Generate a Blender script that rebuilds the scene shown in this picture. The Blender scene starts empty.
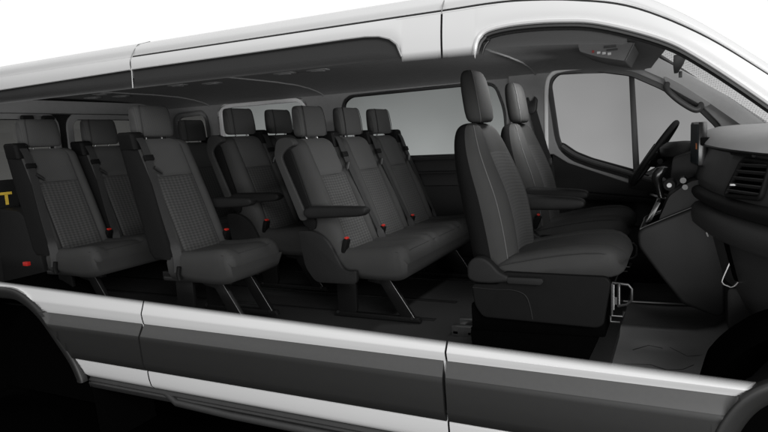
import bpy, bmesh, math, random
from mathutils import Vector, Matrix
random.seed(4)
SC = bpy.context.scene
COL = SC.collection
PI = math.pi

# ------------------------------------------------------------------ materials
def new_mat(name):
    m = bpy.data.materials.new(name); m.use_nodes = True
    nt = m.node_tree
    return m, nt, nt.nodes['Principled BSDF']

def plain(name, col, rough=.5, metal=0., spec=.5, coat=0., var=.12, scale=40., bump=0., bscale=300.):
    m, nt, b = new_mat(name)
    N, L = nt.nodes, nt.links
    c = (col, col, col) if not hasattr(col, '__len__') else col
    tc = N.new('ShaderNodeTexCoord')
    no = N.new('ShaderNodeTexNoise'); no.inputs['Scale'].default_value = scale; no.inputs['Detail'].default_value = 4
    L.new(tc.outputs['Object'], no.inputs['Vector'])
    r = N.new('ShaderNodeMix'); r.data_type = 'RGBA'
    r.inputs['A'].default_value = (*[x*(1-var) for x in c], 1); r.inputs['B'].default_value = (*[x*(1+var) for x in c], 1)
    L.new(no.outputs['Fac'], r.inputs['Factor']); L.new(r.outputs['Result'], b.inputs['Base Color'])
    b.inputs['Roughness'].default_value = rough; b.inputs['Metallic'].default_value = metal
    b.inputs['Specular IOR Level'].default_value = spec; b.inputs['Coat Weight'].default_value = coat
    b.inputs['Coat Roughness'].default_value = .08
    if bump:
        n2 = N.new('ShaderNodeTexNoise'); n2.inputs['Scale'].default_value = bscale; n2.inputs['Detail'].default_value = 3
        L.new(tc.outputs['Object'], n2.inputs['Vector'])
        bp = N.new('ShaderNodeBump'); bp.inputs['Strength'].default_value = bump; bp.inputs['Distance'].default_value = .002
        L.new(n2.outputs['Fac'], bp.inputs['Height']); L.new(bp.outputs['Normal'], b.inputs['Normal'])
    return m

def fabric(name, lo, hi, kind):
    """woven cloth: 'diamond' = rows of small raised lozenges, 'rib' = fine vertical ribs"""
    m, nt, b = new_mat(name); N, L = nt.nodes, nt.links
    tc = N.new('ShaderNodeTexCoord'); sp = N.new('ShaderNodeSeparateXYZ'); L.new(tc.outputs['Object'], sp.inputs[0])
    def mth(op, a, bb=None):
        n = N.new('ShaderNodeMath'); n.operation = op
        for i, v in enumerate((a, bb)):
            if v is None: continue
            if isinstance(v, (int, float)): n.inputs[i].default_value = v
            else: L.new(v, n.inputs[i])
        return n.outputs[0]
    if kind == 'diamond':
        k = 2*PI/.040
        u = mth('MULTIPLY', sp.outputs['Y'], k*.72); w = mth('MULTIPLY', mth('SUBTRACT', sp.outputs['Z'], sp.outputs['X']), k*1.0)
        f = mth('MULTIPLY', mth('SINE', mth('ADD', u, w)), mth('SINE', mth('SUBTRACT', u, w)))
        f = mth('SMOOTH_MIN', mth('MULTIPLY', mth('ADD', f, .45), 1.1), 1.0)
        n = nt.nodes[-1]
        fac = mth('MAXIMUM', f, 0.0)
    elif kind == 'stripe':
        f = mth('SINE', mth('MULTIPLY', mth('ADD', sp.outputs['Z'], mth('MULTIPLY', sp.outputs['X'], .3)), 2*PI/.013))
        fac = mth('MULTIPLY', mth('ADD', f, 1.0), .5)
    else:
        f = mth('SINE', mth('MULTIPLY', sp.outputs['Y'], 2*PI/.008))
        fac = mth('MULTIPLY', mth('ADD', f, 1.0), .5)
    no = N.new('ShaderNodeTexNoise'); no.inputs['Scale'].default_value = 420; no.inputs['Detail'].default_value = 2
    L.new(tc.outputs['Object'], no.inputs['Vector'])
    big = N.new('ShaderNodeTexNoise'); big.inputs['Scale'].default_value = 9; big.inputs['Detail'].default_value = 3
    L.new(tc.outputs['Object'], big.inputs['Vector'])
    f2 = mth('ADD', mth('MULTIPLY', fac, .8), mth('MULTIPLY', mth('SUBTRACT', no.outputs['Fac'], .5), .5))
    f2 = mth('ADD', f2, mth('MULTIPLY', mth('SUBTRACT', big.outputs['Fac'], .5), .35))
    mx = N.new('ShaderNodeMix'); mx.data_type = 'RGBA'
    mx.inputs['A'].default_value = (*lo, 1); mx.inputs['B'].default_value = (*hi, 1)
    L.new(f2, mx.inputs['Factor']); L.new(mx.outputs['Result'], b.inputs['Base Color'])
    b.inputs['Roughness'].default_value = .85; b.inputs['Specular IOR Level'].default_value = .25
    b.inputs['Sheen Weight'].default_value = .04; b.inputs['Sheen Roughness'].default_value = .5
    bp = N.new('ShaderNodeBump'); bp.inputs['Strength'].default_value = .35; bp.inputs['Distance'].default_value = .0015
    L.new(f2, bp.inputs['Height']); L.new(bp.outputs['Normal'], b.inputs['Normal'])
    return m

def glass(name, tint, gloss=.06, haze=0., hazecol=.2, dots=0., grad=1.):
    """tinted pane: light passes weakened by the tint, a little mirror reflection, some dusty haze"""
    m, nt, b = new_mat(name); N, L = nt.nodes, nt.links
    N.remove(b); out = N['Material Output']
    t = tint if hasattr(tint, '__len__') else (tint,)*3
    tr = N.new('ShaderNodeBsdfTransparent'); tr.inputs[0].default_value = (*t, 1)
    tc = N.new('ShaderNodeTexCoord')
    no = N.new('ShaderNodeTexNoise'); no.inputs['Scale'].default_value = 1.3; no.inputs['Detail'].default_value = 2
    L.new(tc.outputs['Object'], no.inputs['Vector'])
    mx = N.new('ShaderNodeMix'); mx.data_type = 'RGBA'
    mx.inputs['A'].default_value = (*[x*.82 for x in t], 1); mx.inputs['B'].default_value = (*[min(1, x*1.18) for x in t], 1)
    sz = N.new('ShaderNodeSeparateXYZ'); L.new(tc.outputs['Object'], sz.inputs[0])
    mp = N.new('ShaderNodeMapRange'); L.new(sz.outputs['Z'], mp.inputs['Value'])
    for k_, v_ in (('From Min', 1.98), ('From Max', 1.5), ('To Min', -.35*grad), ('To Max', .45*grad)): mp.inputs[k_].default_value = v_
    ad = N.new('ShaderNodeMath'); ad.operation = 'ADD'; ad.use_clamp = True; L.new(mp.outputs[0], ad.inputs[0]); L.new(no.outputs['Fac'], ad.inputs[1])
    L.new(ad.outputs[0], mx.inputs['Factor'])
    colsock = mx.outputs['Result']
    if dots:
        vo = N.new('ShaderNodeTexVoronoi'); vo.inputs['Scale'].default_value = dots; vo.inputs['Randomness'].default_value = .25
        L.new(tc.outputs['Object'], vo.inputs['Vector'])
        rp = N.new('ShaderNodeMapRange'); rp.inputs['From Min'].default_value = .25; rp.inputs['From Max'].default_value = .5
        rp.inputs['To Min'].default_value = .55; rp.inputs['To Max'].default_value = 1.1
        L.new(vo.outputs['Distance'], rp.inputs['Value'])
        m2 = N.new('ShaderNodeMix'); m2.data_type = 'RGBA'; m2.blend_type = 'MULTIPLY'; m2.inputs['Factor'].default_value = 1
        L.new(colsock, m2.inputs['A']); L.new(rp.outputs['Result'], m2.inputs['B']); colsock = m2.outputs['Result']
    L.new(colsock, tr.inputs[0])
    gl = N.new('ShaderNodeBsdfGlossy'); gl.inputs['Roughness'].default_value = .05; gl.inputs[0].default_value = (.8, .8, .8, 1)
    ms = N.new('ShaderNodeMixShader'); ms.inputs[0].default_value = gloss
    L.new(tr.outputs[0], ms.inputs[1]); L.new(gl.outputs[0], ms.inputs[2])
    res = ms.outputs[0]
    if haze:
        df = N.new('ShaderNodeBsdfDiffuse'); df.inputs[0].default_value = (hazecol,)*3 + (1,)
        m3 = N.new('ShaderNodeMixShader'); m3.inputs[0].default_value = haze
        L.new(res, m3.inputs[1]); L.new(df.outputs[0], m3.inputs[2]); res = m3.outputs[0]
    L.new(res, out.inputs['Surface'])
    return m

def with_fade(m):
    """cutaway illustration: the cut edge of the skin dissolves over a couple of centimetres (vertex attribute 'fade')"""
    nt = m.node_tree; N, L = nt.nodes, nt.links
    out = N['Material Output']; src = out.inputs['Surface'].links[0].from_socket
    at = N.new('ShaderNodeAttribute'); at.attribute_name = 'fade'
    tr = N.new('ShaderNodeBsdfTransparent'); ms = N.new('ShaderNodeMixShader')
    L.new(at.outputs['Fac'], ms.inputs[0]); L.new(tr.outputs[0], ms.inputs[1]); L.new(src, ms.inputs[2])
    L.new(ms.outputs[0], out.inputs['Surface'])
    return m

M = {}
M['paint'] = plain('white_paint', .47, .32, coat=.35, var=.015, scale=3)
M['paint_cut'] = with_fade(plain('white_paint_cut', .47, .32, coat=.35, var=.015, scale=3))
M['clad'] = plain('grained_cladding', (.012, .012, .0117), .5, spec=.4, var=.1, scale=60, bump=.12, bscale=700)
M['clad_lit_edge'] = plain('grained_cladding_lit', (.036, .036, .0355), .48, spec=.5, var=.1, scale=60, bump=.12, bscale=700)  # paler copy of the cladding: light from above painted onto the chamfer
M['rocker'] = plain('rocker_black', .018, .5, var=.2, scale=20)
M['gap'] = plain('panel_gap', .004, .9)
M['gasket'] = plain('rubber_gasket', .009, .45)
M['gasket_cut'] = with_fade(plain('rubber_gasket_cut', .009, .45))
M['liner'] = plain('wheelhouse_black', .0015, 1., spec=0.)
M['headliner'] = plain('headliner_cloth', .19, .95, spec=.15, var=.1, scale=30, bump=.15, bscale=500)
M['pillar'] = plain('grey_pillar_trim', .22, .7, var=.08, scale=30, bump=.1, bscale=600)
M['pillar_light'] = plain('pale_pillar_trim', .75, .7, var=.06, scale=30, bump=.1, bscale=600)
M['panel'] = plain('dark_side_trim', .009, .6, spec=.22, var=.15, scale=20, bump=.1, bscale=600)
M['black'] = plain('black_plastic', .0035, .65, spec=.08, var=.15, scale=20, bump=.12, bscale=700)
M['black2'] = plain('matt_black_plastic', .008, .6, spec=.14, var=.15, scale=20, bump=.12, bscale=700)
M['blacksteel'] = plain('black_steel', .008, .38, spec=.6)
M['shine'] = plain('glint_steel', .3, .28, metal=1.)
M['legblack'] = plain('leg_black', .004, .5, spec=.25)
M['dullsteel'] = plain('dull_steel', .10, .45, metal=1.)
M['frame_lit'] = plain('lit_body_frame', .85, .4, var=.03)  # brighter version of the body paint, sunlight on the edge put into the colour
M['dome'] = plain('dome_lamp_grey', .14, .5)
M['chrome'] = plain('dull_chrome', .28, .35, metal=1.)
M['bolster'] = plain('bolster_cloth', (.024, .024, .0236), .8, spec=.2, var=.12, scale=12, bump=.25, bscale=420)
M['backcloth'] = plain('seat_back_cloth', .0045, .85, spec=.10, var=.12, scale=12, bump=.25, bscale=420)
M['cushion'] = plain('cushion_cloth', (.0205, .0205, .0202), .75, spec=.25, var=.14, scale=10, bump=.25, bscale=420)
M['diamond'] = fabric('diamond_cloth', (.019, .019, .0187), (.042, .042, .0415), 'diamond')
M['rib'] = fabric('ribbed_cloth', (.030, .030, .0296), (.042, .042, .0415), 'rib')
M['stripe'] = fabric('striped_cloth', (.0175, .0175, .0172), (.025, .025, .0246), 'stripe')
M['thread'] = plain('pale_thread', .065, .8)
M['seam'] = plain('seam_dark', .010, .9)
M['belt'] = plain('belt_webbing', .016, .6, spec=.22, var=.2, scale=120, bump=.3, bscale=900)
M['red'] = plain('red_plastic', (.28, .010, .008), .4)
M['redglow'] = plain('red_plastic_button', (.32, .015, .010), .4)
M['floor'] = plain('rubber_floor', .014, .55, var=.25, scale=8, bump=.2, bscale=300)
M['mat'] = plain('front_floor_mat', .15, .26, var=.2, scale=6, bump=.2, bscale=250)
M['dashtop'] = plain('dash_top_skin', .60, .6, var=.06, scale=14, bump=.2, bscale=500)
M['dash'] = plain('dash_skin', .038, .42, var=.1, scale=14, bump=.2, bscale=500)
M['dashlow'] = plain('dash_lower', .012, .5, spec=.22, var=.1, scale=14, bump=.15, bscale=500)
M['gloss'] = plain('gloss_black', .01, .2)
M['yellow'] = plain('yellow_print', (.50, .34, .04), .6)
M['orange'] = plain('orange_print', (.8, .22, .04), .5)
M['screen'] = plain('screen_glass', (.022, .030, .034), .6, spec=.15, var=.9, scale=120)
M['white'] = plain('white_print', .7, .5)
M['glass_row'] = glass('tinted_glass_rear', (.475, .487, .483), .006, .05, .25)
M['glass_door'] = glass('tinted_glass_door', (.535, .535, .535), .0, .03, .3, grad=.2)
M['glass_tail'] = glass('privacy_glass', (.24, .24, .235), .05)
M['glass_ws'] = glass('windscreen_glass', (.60, .60, .60), .02, .25, .5, dots=95)
M['glass_near'] = with_fade(glass('near_privacy_glass', (.02, .02, .02), .03, .80, .036))
M['glass_front'] = with_fade(glass('near_front_glass', (.45, .45, .45), .02, .35, .10))
M['ground'] = plain('studio_floor_black', .0012, .9, spec=0., var=.2, scale=2)

# ------------------------------------------------------------------ mesh builder
def catmull(P, n=8, closed=False):
    P = [Vector(p) for p in P]; out = []; m = len(P)
    rng = range(m if closed else m-1)
    for i in rng:
        if closed: a, b, c, d = P[(i-1) % m], P[i], P[(i+1) % m], P[(i+2) % m]
        else: a, b, c, d = P[max(i-1, 0)], P[i], P[i+1], P[min(i+2, m-1)]
        for k in range(n):
            t = k/n
            out.append(.5*((2*b)+(c-a)*t+(2*a-5*b+4*c-d)*t*t+(3*b-a-3*c+d)*t**3))
    if not closed: out.append(P[-1])
    return out

def cutfade(mb, x1, d=.03, o=.010):
    for i, v in enumerate(mb.v):
        f = (v[2]-(cut_up(v[0])-o))/d
        if v[0] < x1 and f < 1: mb.fade[i] = max(0, f)
class MB:
    def __init__(s): s.v = []; s.f = []; s.mi = []; s.fade = {}
    def add(s, verts, faces, mi=0):
        o = len(s.v); s.v += [tuple(v) for v in verts]
        for k, f in enumerate(faces):
            s.f.append([i+o for i in f]); s.mi.append(mi[k] if isinstance(mi, list) else mi)
        return s
    def box(s, c, d, rot=None, mi=0):
        x, y, z = d[0]/2, d[1]/2, d[2]/2
        vs = [Vector((sx*x, sy*y, sz*z)) for sx in (-1, 1) for sy in (-1, 1) for sz in (-1, 1)]
        if rot: R = Matrix.Rotation(rot[0], 3, rot[1]); vs = [R @ v for v in vs]
        vs = [v+Vector(c) for v in vs]
        return s.add(vs, [(0, 1, 3, 2), (4, 6, 7, 5), (0, 4, 5, 1), (2, 3, 7, 6), (0, 2, 6, 4), (1, 5, 7, 3)], mi)
    def prism(s, prof, a, b, mi=0):
        """(x,z) outline pulled along y from a to b"""
        n = len(prof)
        vs = [(p[0], a, p[1]) for p in prof]+[(p[0], b, p[1]) for p in prof]
        fs = [(i, (i+1) % n, n+(i+1) % n, n+i) for i in range(n)]+[tuple(range(n))[::-1], tuple(range(n, 2*n))]
        return s.add(vs, fs, mi)
    def loft(s, rings, cap=True, closed=True, mi=0, mifn=None):
        n = len(rings[0]); vs = [p for r in rings for p in r]; fs = []; mm = []
        for j in range(len(rings)-1):
            for i in range(n if closed else n-1):
                k = (i+1) % n
                fs.append((j*n+i, j*n+k, (j+1)*n+k, (j+1)*n+i)); mm.append(mifn(j, i) if mifn else mi)
        if cap and closed:
            fs.append(tuple(range(n))[::-1]); mm.append(mi)
            o = (len(rings)-1)*n; fs.append(tuple(range(o, o+n))); mm.append(mi)
        return s.add(vs, fs, mm)
    def tube(s, P, r, n=8, closed=False, mi=0, flat=1.0):
        P = [Vector(p) for p in P]; m = len(P); rings = []
        up = Vector((0, 0, 1)); prev = None
        for i in range(m):
            t = (P[(i+1) % m]-P[(i-1) % m]) if closed else (P[min(i+1, m-1)]-P[max(i-1, 0)])
            t.normalize()
            if prev is None:
                a = t.cross(up)
                if a.length < 1e-3: a = t.cross(Vector((0, 1, 0)))
            else:
                a = prev-t*prev.dot(t)
            a.normalize(); prev = a; b = t.cross(a)
            rr = r[i] if hasattr(r, '__len__') else r
            rings.append([P[i]+a*rr*math.cos(2*PI*k/n)+b*rr*flat*math.sin(2*PI*k/n) for k in range(n)])
        if closed: rings.append(rings[0]); return s.loft(rings, cap=False, mi=mi)
        return s.loft(rings, mi=mi)
    def strap(s, P, wdir, w, th, mi=0):
        """flat band along P: width w along wdir, thickness th"""
        P = [Vector(p) for p in P]; rings = []
        for i in range(len(P)):
            t = (P[min(i+1, len(P)-1)]-P[max(i-1, 0)]).normalized()
            a = Vector(wdir[i] if isinstance(wdir, list) else wdir); a = (a-t*a.dot(t)).normalized(); b = t.cross(a)
            rings.append([P[i]+a*w/2+b*th/2, P[i]+b*th*.6, P[i]-a*w/2+b*th/2, P[i]-a*w/2-b*th/2, P[i]+a*w/2-b*th/2])
        return s.loft(rings, mi=mi)
    def build(s, name, mats, parent=None, bevel=0., seg=2, sharp=40, subsurf=0, loc=None, recalc=True):
        me = bpy.data.meshes.new(name); me.from_pydata(s.v, [], s.f)
        if not isinstance(mats, (list, tuple)): mats = [mats]
        for m in mats: me.materials.append(m)
        for p, i in zip(me.polygons, s.mi): p.material_index = i
        if s.fade or any(m.node_tree.nodes.get('Attribute') for m in mats):
            at = me.attributes.new('fade', 'FLOAT', 'POINT')
            for i in range(len(me.vertices)): at.data[i].value = s.fade.get(i, 1.)
        bm = bmesh.new(); bm.from_mesh(me)
        if recalc: bmesh.ops.recalc_face_normals(bm, faces=bm.faces)
        if bevel:
            ed = [e for e in bm.edges if len(e.link_faces) == 2 and e.calc_face_angle(0) > math.radians(28)]
            bmesh.ops.bevel(bm, geom=ed, offset=bevel, segments=seg, affect='EDGES', profile=.6, clamp_overlap=True)
        for f in bm.faces: f.smooth = True
        for e in bm.edges:
            if len(e.link_faces) == 2 and e.calc_face_angle(0) > math.radians(sharp): e.smooth = False
        bm.to_mesh(me); bm.free()
        o = bpy.data.objects.new(name, me); COL.objects.link(o)
        if parent: o.parent = parent
        if loc: o.location = loc
        if subsurf:
            md = o.modifiers.new('smooth', 'SUBSURF'); md.levels = subsurf; md.render_levels = subsurf
        return o

def empty(name, label, cat, loc=(0, 0, 0), rz=0, group=None):
    o = bpy.data.objects.new(name, None); COL.objects.link(o)
    o.location = loc; o.rotation_euler = (0, 0, rz); o['label'] = label; o['category'] = cat
    if group: o['group'] = group
    return o

def copy_tree(o, parent=None):
    c = o.copy(); COL.objects.link(c); c.parent = parent
    for ch in list(o.children): copy_tree(ch, c)
    return c

def plate(name, mat, parent, outer, holes=(), y=0., th=.02, shear=None, rnd=0.):
    """flat panel in the XZ plane with real openings, thickness th centred on y, optional lean y += shear(z)"""
    cu = bpy.data.curves.new('tmp', 'CURVE'); cu.dimensions = '2D'; cu.fill_mode = 'BOTH'
    cu.extrude = th/2-rnd; cu.bevel_depth = rnd; cu.bevel_resolution = 2
    for pts in [outer]+list(holes):
        sp = cu.splines.new('POLY'); sp.points.add(len(pts)-1); sp.use_cyclic_u = True
        for p, q in zip(sp.points, pts): p.co = (q[0], q[1], 0, 1)
    ob = bpy.data.objects.new('tmp', cu); COL.objects.link(ob)
    dg = bpy.context.evaluated_depsgraph_get()
    src = bpy.data.meshes.new_from_object(ob.evaluated_get(dg))
    mb = MB()
    vs = []
    for v in src.vertices:
        x, z, d = v.co; vs.append((x, y+d+(shear(z) if shear else 0), z))
    mb.add(vs, [list(p.vertices) for p in src.polygons])
    bpy.data.objects.remove(ob); bpy.data.curves.remove(cu); bpy.data.meshes.remove(src)
    return mb.build(name, mat, parent, sharp=35)

def rrect(x0, x1, z0, z1, r, n=5):
    out = []
    for cx, cz, a in ((x1-r, z1-r, 0), (x0+r, z1-r, 90), (x0+r, z0+r, 180), (x1-r, z0+r, 270)):
        for k in range(n+1):
            t = math.radians(a+90*k/n); out.append((cx+r*math.cos(t), cz+r*math.sin(t)))
    return out
def rpoly(P, r, n=4):
    """round the corners of a polygon"""
    out = []; m = len(P)
    for i in range(m):
        a, b, c = Vector(P[i-1]), Vector(P[i]), Vector(P[(i+1) % m])
        u, w = (a-b), (c-b); rr = min(r, u.length*.45, w.length*.45)
        p, q = b+u.normalized()*rr, b+w.normalized()*rr
        for k in range(n+1):
            t = k/n; out.append(tuple((1-t)**2*p+2*t*(1-t)*b+t*t*q))
    return out
def interp(x, T):
    if x <= T[0][0]: return T[0][1]
    for (a, va), (b, vb) in zip(T, T[1:]):
        if x <= b: return va+(vb-va)*(x-a)/(b-a)
    return T[-1][1]
def superring(cx, cy, z, a, b, e=3., n=28):
    out = []
    for k in range(n):
        t = 2*PI*k/n; c, s = math.cos(t), math.sin(t)
        out.append((cx+a*math.copysign(abs(c)**(2/e), c), cy+b*math.copysign(abs(s)**(2/e), s), z))
    return out

# ------------------------------------------------------------------ setting
FLOOR = .69
mb = MB(); n = 96
mb.add([(0, 0, 0)]+[(9.5*math.cos(2*PI*k/n)-.5, 9.5*math.sin(2*PI*k/n)+1, 0) for k in range(n)], [(0, k+1, (k+1) % n+1) for k in range(n)])
g = mb.build('studio_floor', M['ground']); g['kind'] = 'structure'

# ------------------------------------------------------------------ VAN
van = empty('passenger_van', 'white passenger van in cutaway, near side opened to show its rows of seats', 'van')

cut_lo = lambda x: .940-.0258*(x+2.283)
cut_up = lambda x: 1.957-.0165*(x-0)
REAR, FRONT = -2.95, 2.2
arch_r = catmull([(-2.78, .45), (-2.72, .60), (-2.58, .80), (-2.42, .895), (-2.22, .915), (-2.06, .900), (-1.90, .815), (-1.761, .675), (-1.657, .553), (-1.607, .46), (-1.598, .425)], 6)
arch_f = catmull([(1.345, .36), (1.36, .50), (1.385, .61), (1.423, .716), (1.476, .80), (1.55, .858), (1.68, .915), (1.85, .935), (2.05, .90), (2.2, .80)], 6)
def ax_r(z):   # forward edge of the rear arch at height z
    best = -1.575
    for p, q in zip(arch_r, arch_r[1:]):
        if p.x > -2.23 and (p.y-z)*(q.y-z) <= 0: t = (z-p.y)/(q.y-p.y+1e-9); return p.x+t*(q.x-p.x)
    return best if z < .5 else REAR
def ax_f(z):
    for p, q in zip(arch_f, arch_f[1:]):
        if p.x < 1.86 and (p.y-z)*(q.y-z) <= 0: t = (z-p.y)/(q.y-p.y+1e-9); return p.x+t*(q.x-p.x)
    return 1.345 if z < .5 else 1.85
SIDE = [(.447, -1.000), (.462, -1.016), (.50, -1.026), (.535, -1.030), (.548, -1.030), (.556, -1.022), (.60, -1.015), (.70, -1.015), (.78, -1.018),
        (.800, -1.026), (.815, -1.029), (.832, -1.033), (.850, -1.030), (.880, -1.024), (.92, -1.019)]
sy = lambda z: interp(z, SIDE)
def zarch(x):
    for pts in (arch_r, arch_f):
        if pts[0].x < x < pts[-1].x: return interp(x, [(p.x, p.y) for p in pts])
    return 0.
def cols(x0, x1):
    xs = set([x0, x1]+[x0+(x1-x0)*k/26 for k in range(27)]+[p.x for p in list(arch_r)+list(arch_f) if x0 < p.x < x1])
    for a, b in ((-1.665, -1.574), (1.344, 1.43)): xs |= set(a+(b-a)*k/14 for k in range(15) if x0 < a+(b-a)*k/14 < x1)
    out = []
    for x in sorted(xs):
        if not out or x-out[-1] > .0015: out.append(x)
    return out
def lower_panel(name, x0, x1, parent):
    mb = MB(); rows = [('z', z) for z in (.447, .455, .465, .48, .50, .52, .535, .545, .552, .558, .60, .65, .70, .75, .785, .798, .806)]+[('f', f) for f in (.12, .24, .32, .38, .44, .55, .66, .76, .84, .9, .95, 1.)]
    top = [(0, -1.029), (.24, -1.031), (.32, -1.0325), (.38, -1.033), (.44, -1.0315), (.66, -1.022), (1, -1.008)]
    xs = [x for x in cols(x0, x1) if zarch(x) < cut_lo(x)]; rings = []
    for kind, v in rows:
        ring = []
        for x in xs:
            z = v if kind == 'z' else .806+(cut_lo(x)-.806)*v
            y = sy(z) if kind == 'z' else interp(v, top)
            if z < zarch(x): z = zarch(x)
            ring.append((x, y, z))
        rings.append(ring)
    mb.loft(rings, cap=False, closed=False); nx = len(xs)
    for j in range(len(rows)):
        for k in range(nx):
            d = cut_lo(xs[k])-rings[j][k][2]
            if d < .02: mb.fade[j*nx+k] = max(0, d/.02)
    return mb.build(name, M['paint_cut'], parent, sharp=60)
gapw = .004
XR, XB = -1.112, .500
quarter = lower_panel('rear_quarter_panel', REAR, XR-gapw, van)
sliding = lower_panel('sliding_door', XR+gapw, XB-gapw, van)
fdoor = lower_panel('front_door', XB+gapw, 1.70, van)
def clad(x0, x1, s0, s1, parent):
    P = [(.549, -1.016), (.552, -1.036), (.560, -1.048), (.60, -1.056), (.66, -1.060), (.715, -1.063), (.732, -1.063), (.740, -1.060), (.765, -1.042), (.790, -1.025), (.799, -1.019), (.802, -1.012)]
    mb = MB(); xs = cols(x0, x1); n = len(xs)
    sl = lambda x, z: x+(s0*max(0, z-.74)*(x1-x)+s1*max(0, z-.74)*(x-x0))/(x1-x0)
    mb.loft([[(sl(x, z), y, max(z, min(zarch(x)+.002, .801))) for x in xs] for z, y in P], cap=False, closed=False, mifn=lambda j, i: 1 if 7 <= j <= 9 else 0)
    for e in (x0, x1):
        if zarch(e) == 0: mb.add([(sl(e, z), y, z) for z, y in P]+[(sl(e, z), -1.010, z) for z, y in P[::-1]], [tuple(range(2*len(P)))])
    return mb.build('side_cladding', [M['clad'], M['clad_lit_edge']], parent, sharp=50)
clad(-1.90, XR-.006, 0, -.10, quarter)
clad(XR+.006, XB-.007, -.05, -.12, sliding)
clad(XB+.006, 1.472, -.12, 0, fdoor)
# dark behind the shut lines
for x in (XR, XB):
    mb = MB(); mb.add([(x-.012, sy(z)+.012, z) for z in (.45, .55, .65, .75, .78, .80, .835)]+[(x+.012, sy(z)+.012, z) for z in (.45, .55, .65, .75, .78, .80, .835)], [(k, k+1, k+8, k+7) for k in range(6)])
    mb.build('shut_line', M['gap'], van)
# inner skin of the sill (what one sees behind the cut)
mb = MB()
mb.loft([[(x, -.985, .45) for x in (-1.58, 1.34)], [(x, -.985, cut_lo(x)-.10) for x in (-1.58, 1.34)], [(x, -.93, cut_lo(x)-.11) for x in (-1.58, 1.34)], [(x, -.93, .45) for x in (-1.58, 1.34)]], cap=False, closed=False)
mb.build('sill_inner', M['panel'], van)
# rocker
mb = MB(); P = [(.446, -.985), (.440, -1.000), (.425, -1.006), (.417, -1.000), (.410, -1.008), (.385, -1.000), (.372, -.975), (.37, -.90)]
mb.loft([[(x, y, z) for x in (-1.60, -1.0, 0, .8, 1.36)] for z, y in P], cap=False, closed=False)
mb.tube([(-1.05, -.985, .425), (-.95, -1.012, .395), (-.6, -1.018, .388), (0, -1.018, .388), (.6, -1.018, .388), (.9, -1.0, .39)], .018, 10)
mb.build('rocker_sill', M['rocker'], van, sharp=50)
# arch flares
def flare(pts, parent, inward):
    P = [Vector(p) for p in pts]; rings = []
    for i, p in enumerate(P):
        t = (P[min(i+1, len(P)-1)]-P[max(i-1, 0)]).normalized(); nrm = Vector((t.y, -t.x))*inward
        sec = [(0, -1.012), (.000, -1.040), (.004, -1.047), (.012, -1.050), (.026, -1.048), (.050, -1.040), (.064, -1.032), (.070, -1.022), (.070, -.95)]
        rings.append([(p.x+nrm.x*d, y, p.y+nrm.y*d) for d, y in sec])
    mb = MB(); mb.loft(rings, cap=False, closed=False)
    return mb.build('wheel_arch_trim', M['clad'], parent, sharp=60)
flare(arch_r, quarter, 1); flare(arch_f, van, 1)
# wheelhouses: black half drums behind the arches
def wheelhouse(pts, y0, y1):
    mb = MB(); n = len(pts)
    mb.loft([[(p[0], y0, p[1]) for p in pts], [(p[0], y1, p[1]) for p in pts]], cap=False, closed=False)
    mb.add([(p[0], y1, p[1]) for p in pts], [tuple(range(n))])
    return mb.build('wheelhouse', M['liner'], van)
wheelhouse([(p.x*1.0, p.y+.0) for p in catmull([(-2.95, .05), (-2.85, .5), (-2.60, .83), (-2.22, .925), (-1.90, .83), (-1.62, .52), (-1.55, .05)], 6)], -1.005, -.62)
wheelhouse([(p.x, p.y) for p in catmull([(1.30, .05), (1.345, .55), (1.388, .784), (1.418, .854), (1.477, .922), (1.572, .99), (1.75, 1.05), (2.0, 1.06), (2.3, .9)], 6)], -1.0, -.70)
# underbody so nothing shows below the floor
mb = MB(); mb.prism([(-1.54, .40), (1.30, .40), (1.30, .60), (-1.54, .60)], -.93, .93); mb.prism([(-2.93, .38), (-1.541, .38), (-1.541, .61), (-2.93, .61)], -.60, .93); mb.build('underbody', M['liner'], van)

# upper skin ------------------------------------------------
drip = catmull([(REAR, 2.10), (-1.6, 2.108), (-.7, 2.109), (.10, 2.110), (.5, 2.110), (.68, 2.111), (.81, 2.104), (.98, 2.080), (1.155, 2.034), (1.352, 1.927), (1.537, 1.787), (1.75, 1.61), (1.95, 1.43)], 8)
lean = lambda z: -.93-.10*(2.108-z)            # tumblehome of the upper side
frontin = lambda x: max(0, x-.9)**2*.10         # screen pillars lean in towards the front
dripz = lambda x: interp(x, [(p.x, p.y) for p in drip])
fo = catmull([(.628, 1.925), (.633, 1.965), (.650, 1.995), (.690, 2.013), (.787, 2.020), (.924, 2.012), (1.055, 1.989), (1.238, 1.919), (1.354, 1.845), (1.54, 1.692), (1.75, 1.50), (1.95, 1.31)], 6)
foz = lambda x: interp(x, [(p.x, p.y) for p in fo])
def upper(name, xs, zbot, parent, fadefn):
    mb = MB(); rings = []
    rows = [0, .06, .12, .2, .3, .45, .6, .8, .93, 1.0]
    for x in xs:
        zt = dripz(x); zb = zbot(x)
        rings.append([(x, lean(zb+(zt-zb)*r)+frontin(x)-.006*math.sin(PI*r), zb+(zt-zb)*r) for r in rows])
    mb.loft(rings, cap=False, closed=False)
    for i, x in enumerate(xs):
        if fadefn(x):
            for j, r in enumerate(rows): mb.fade[i*len(rows)+j] = min(1, r*(dripz(x)-zbot(x))/.035)
    return mb.build(name, M['paint_cut'], parent, sharp=60)
lin = lambda a, b, n: [a+(b-a)*k/n for k in range(n+1)]
wtop = lambda x: interp(x, [(-3, 2.022), (-2.1, 2.034), (-1.1, 2.049), (.10, 2.055), (.18, 2.054), (.24, 2.048), (.285, 2.033), (.315, 2.010), (.333, 1.97), (.337, cut_up(.337))])
upper('quarter_upper_skin', lin(REAR, XR-gapw, 20), lambda x: wtop(x), quarter, lambda x: False)
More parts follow.
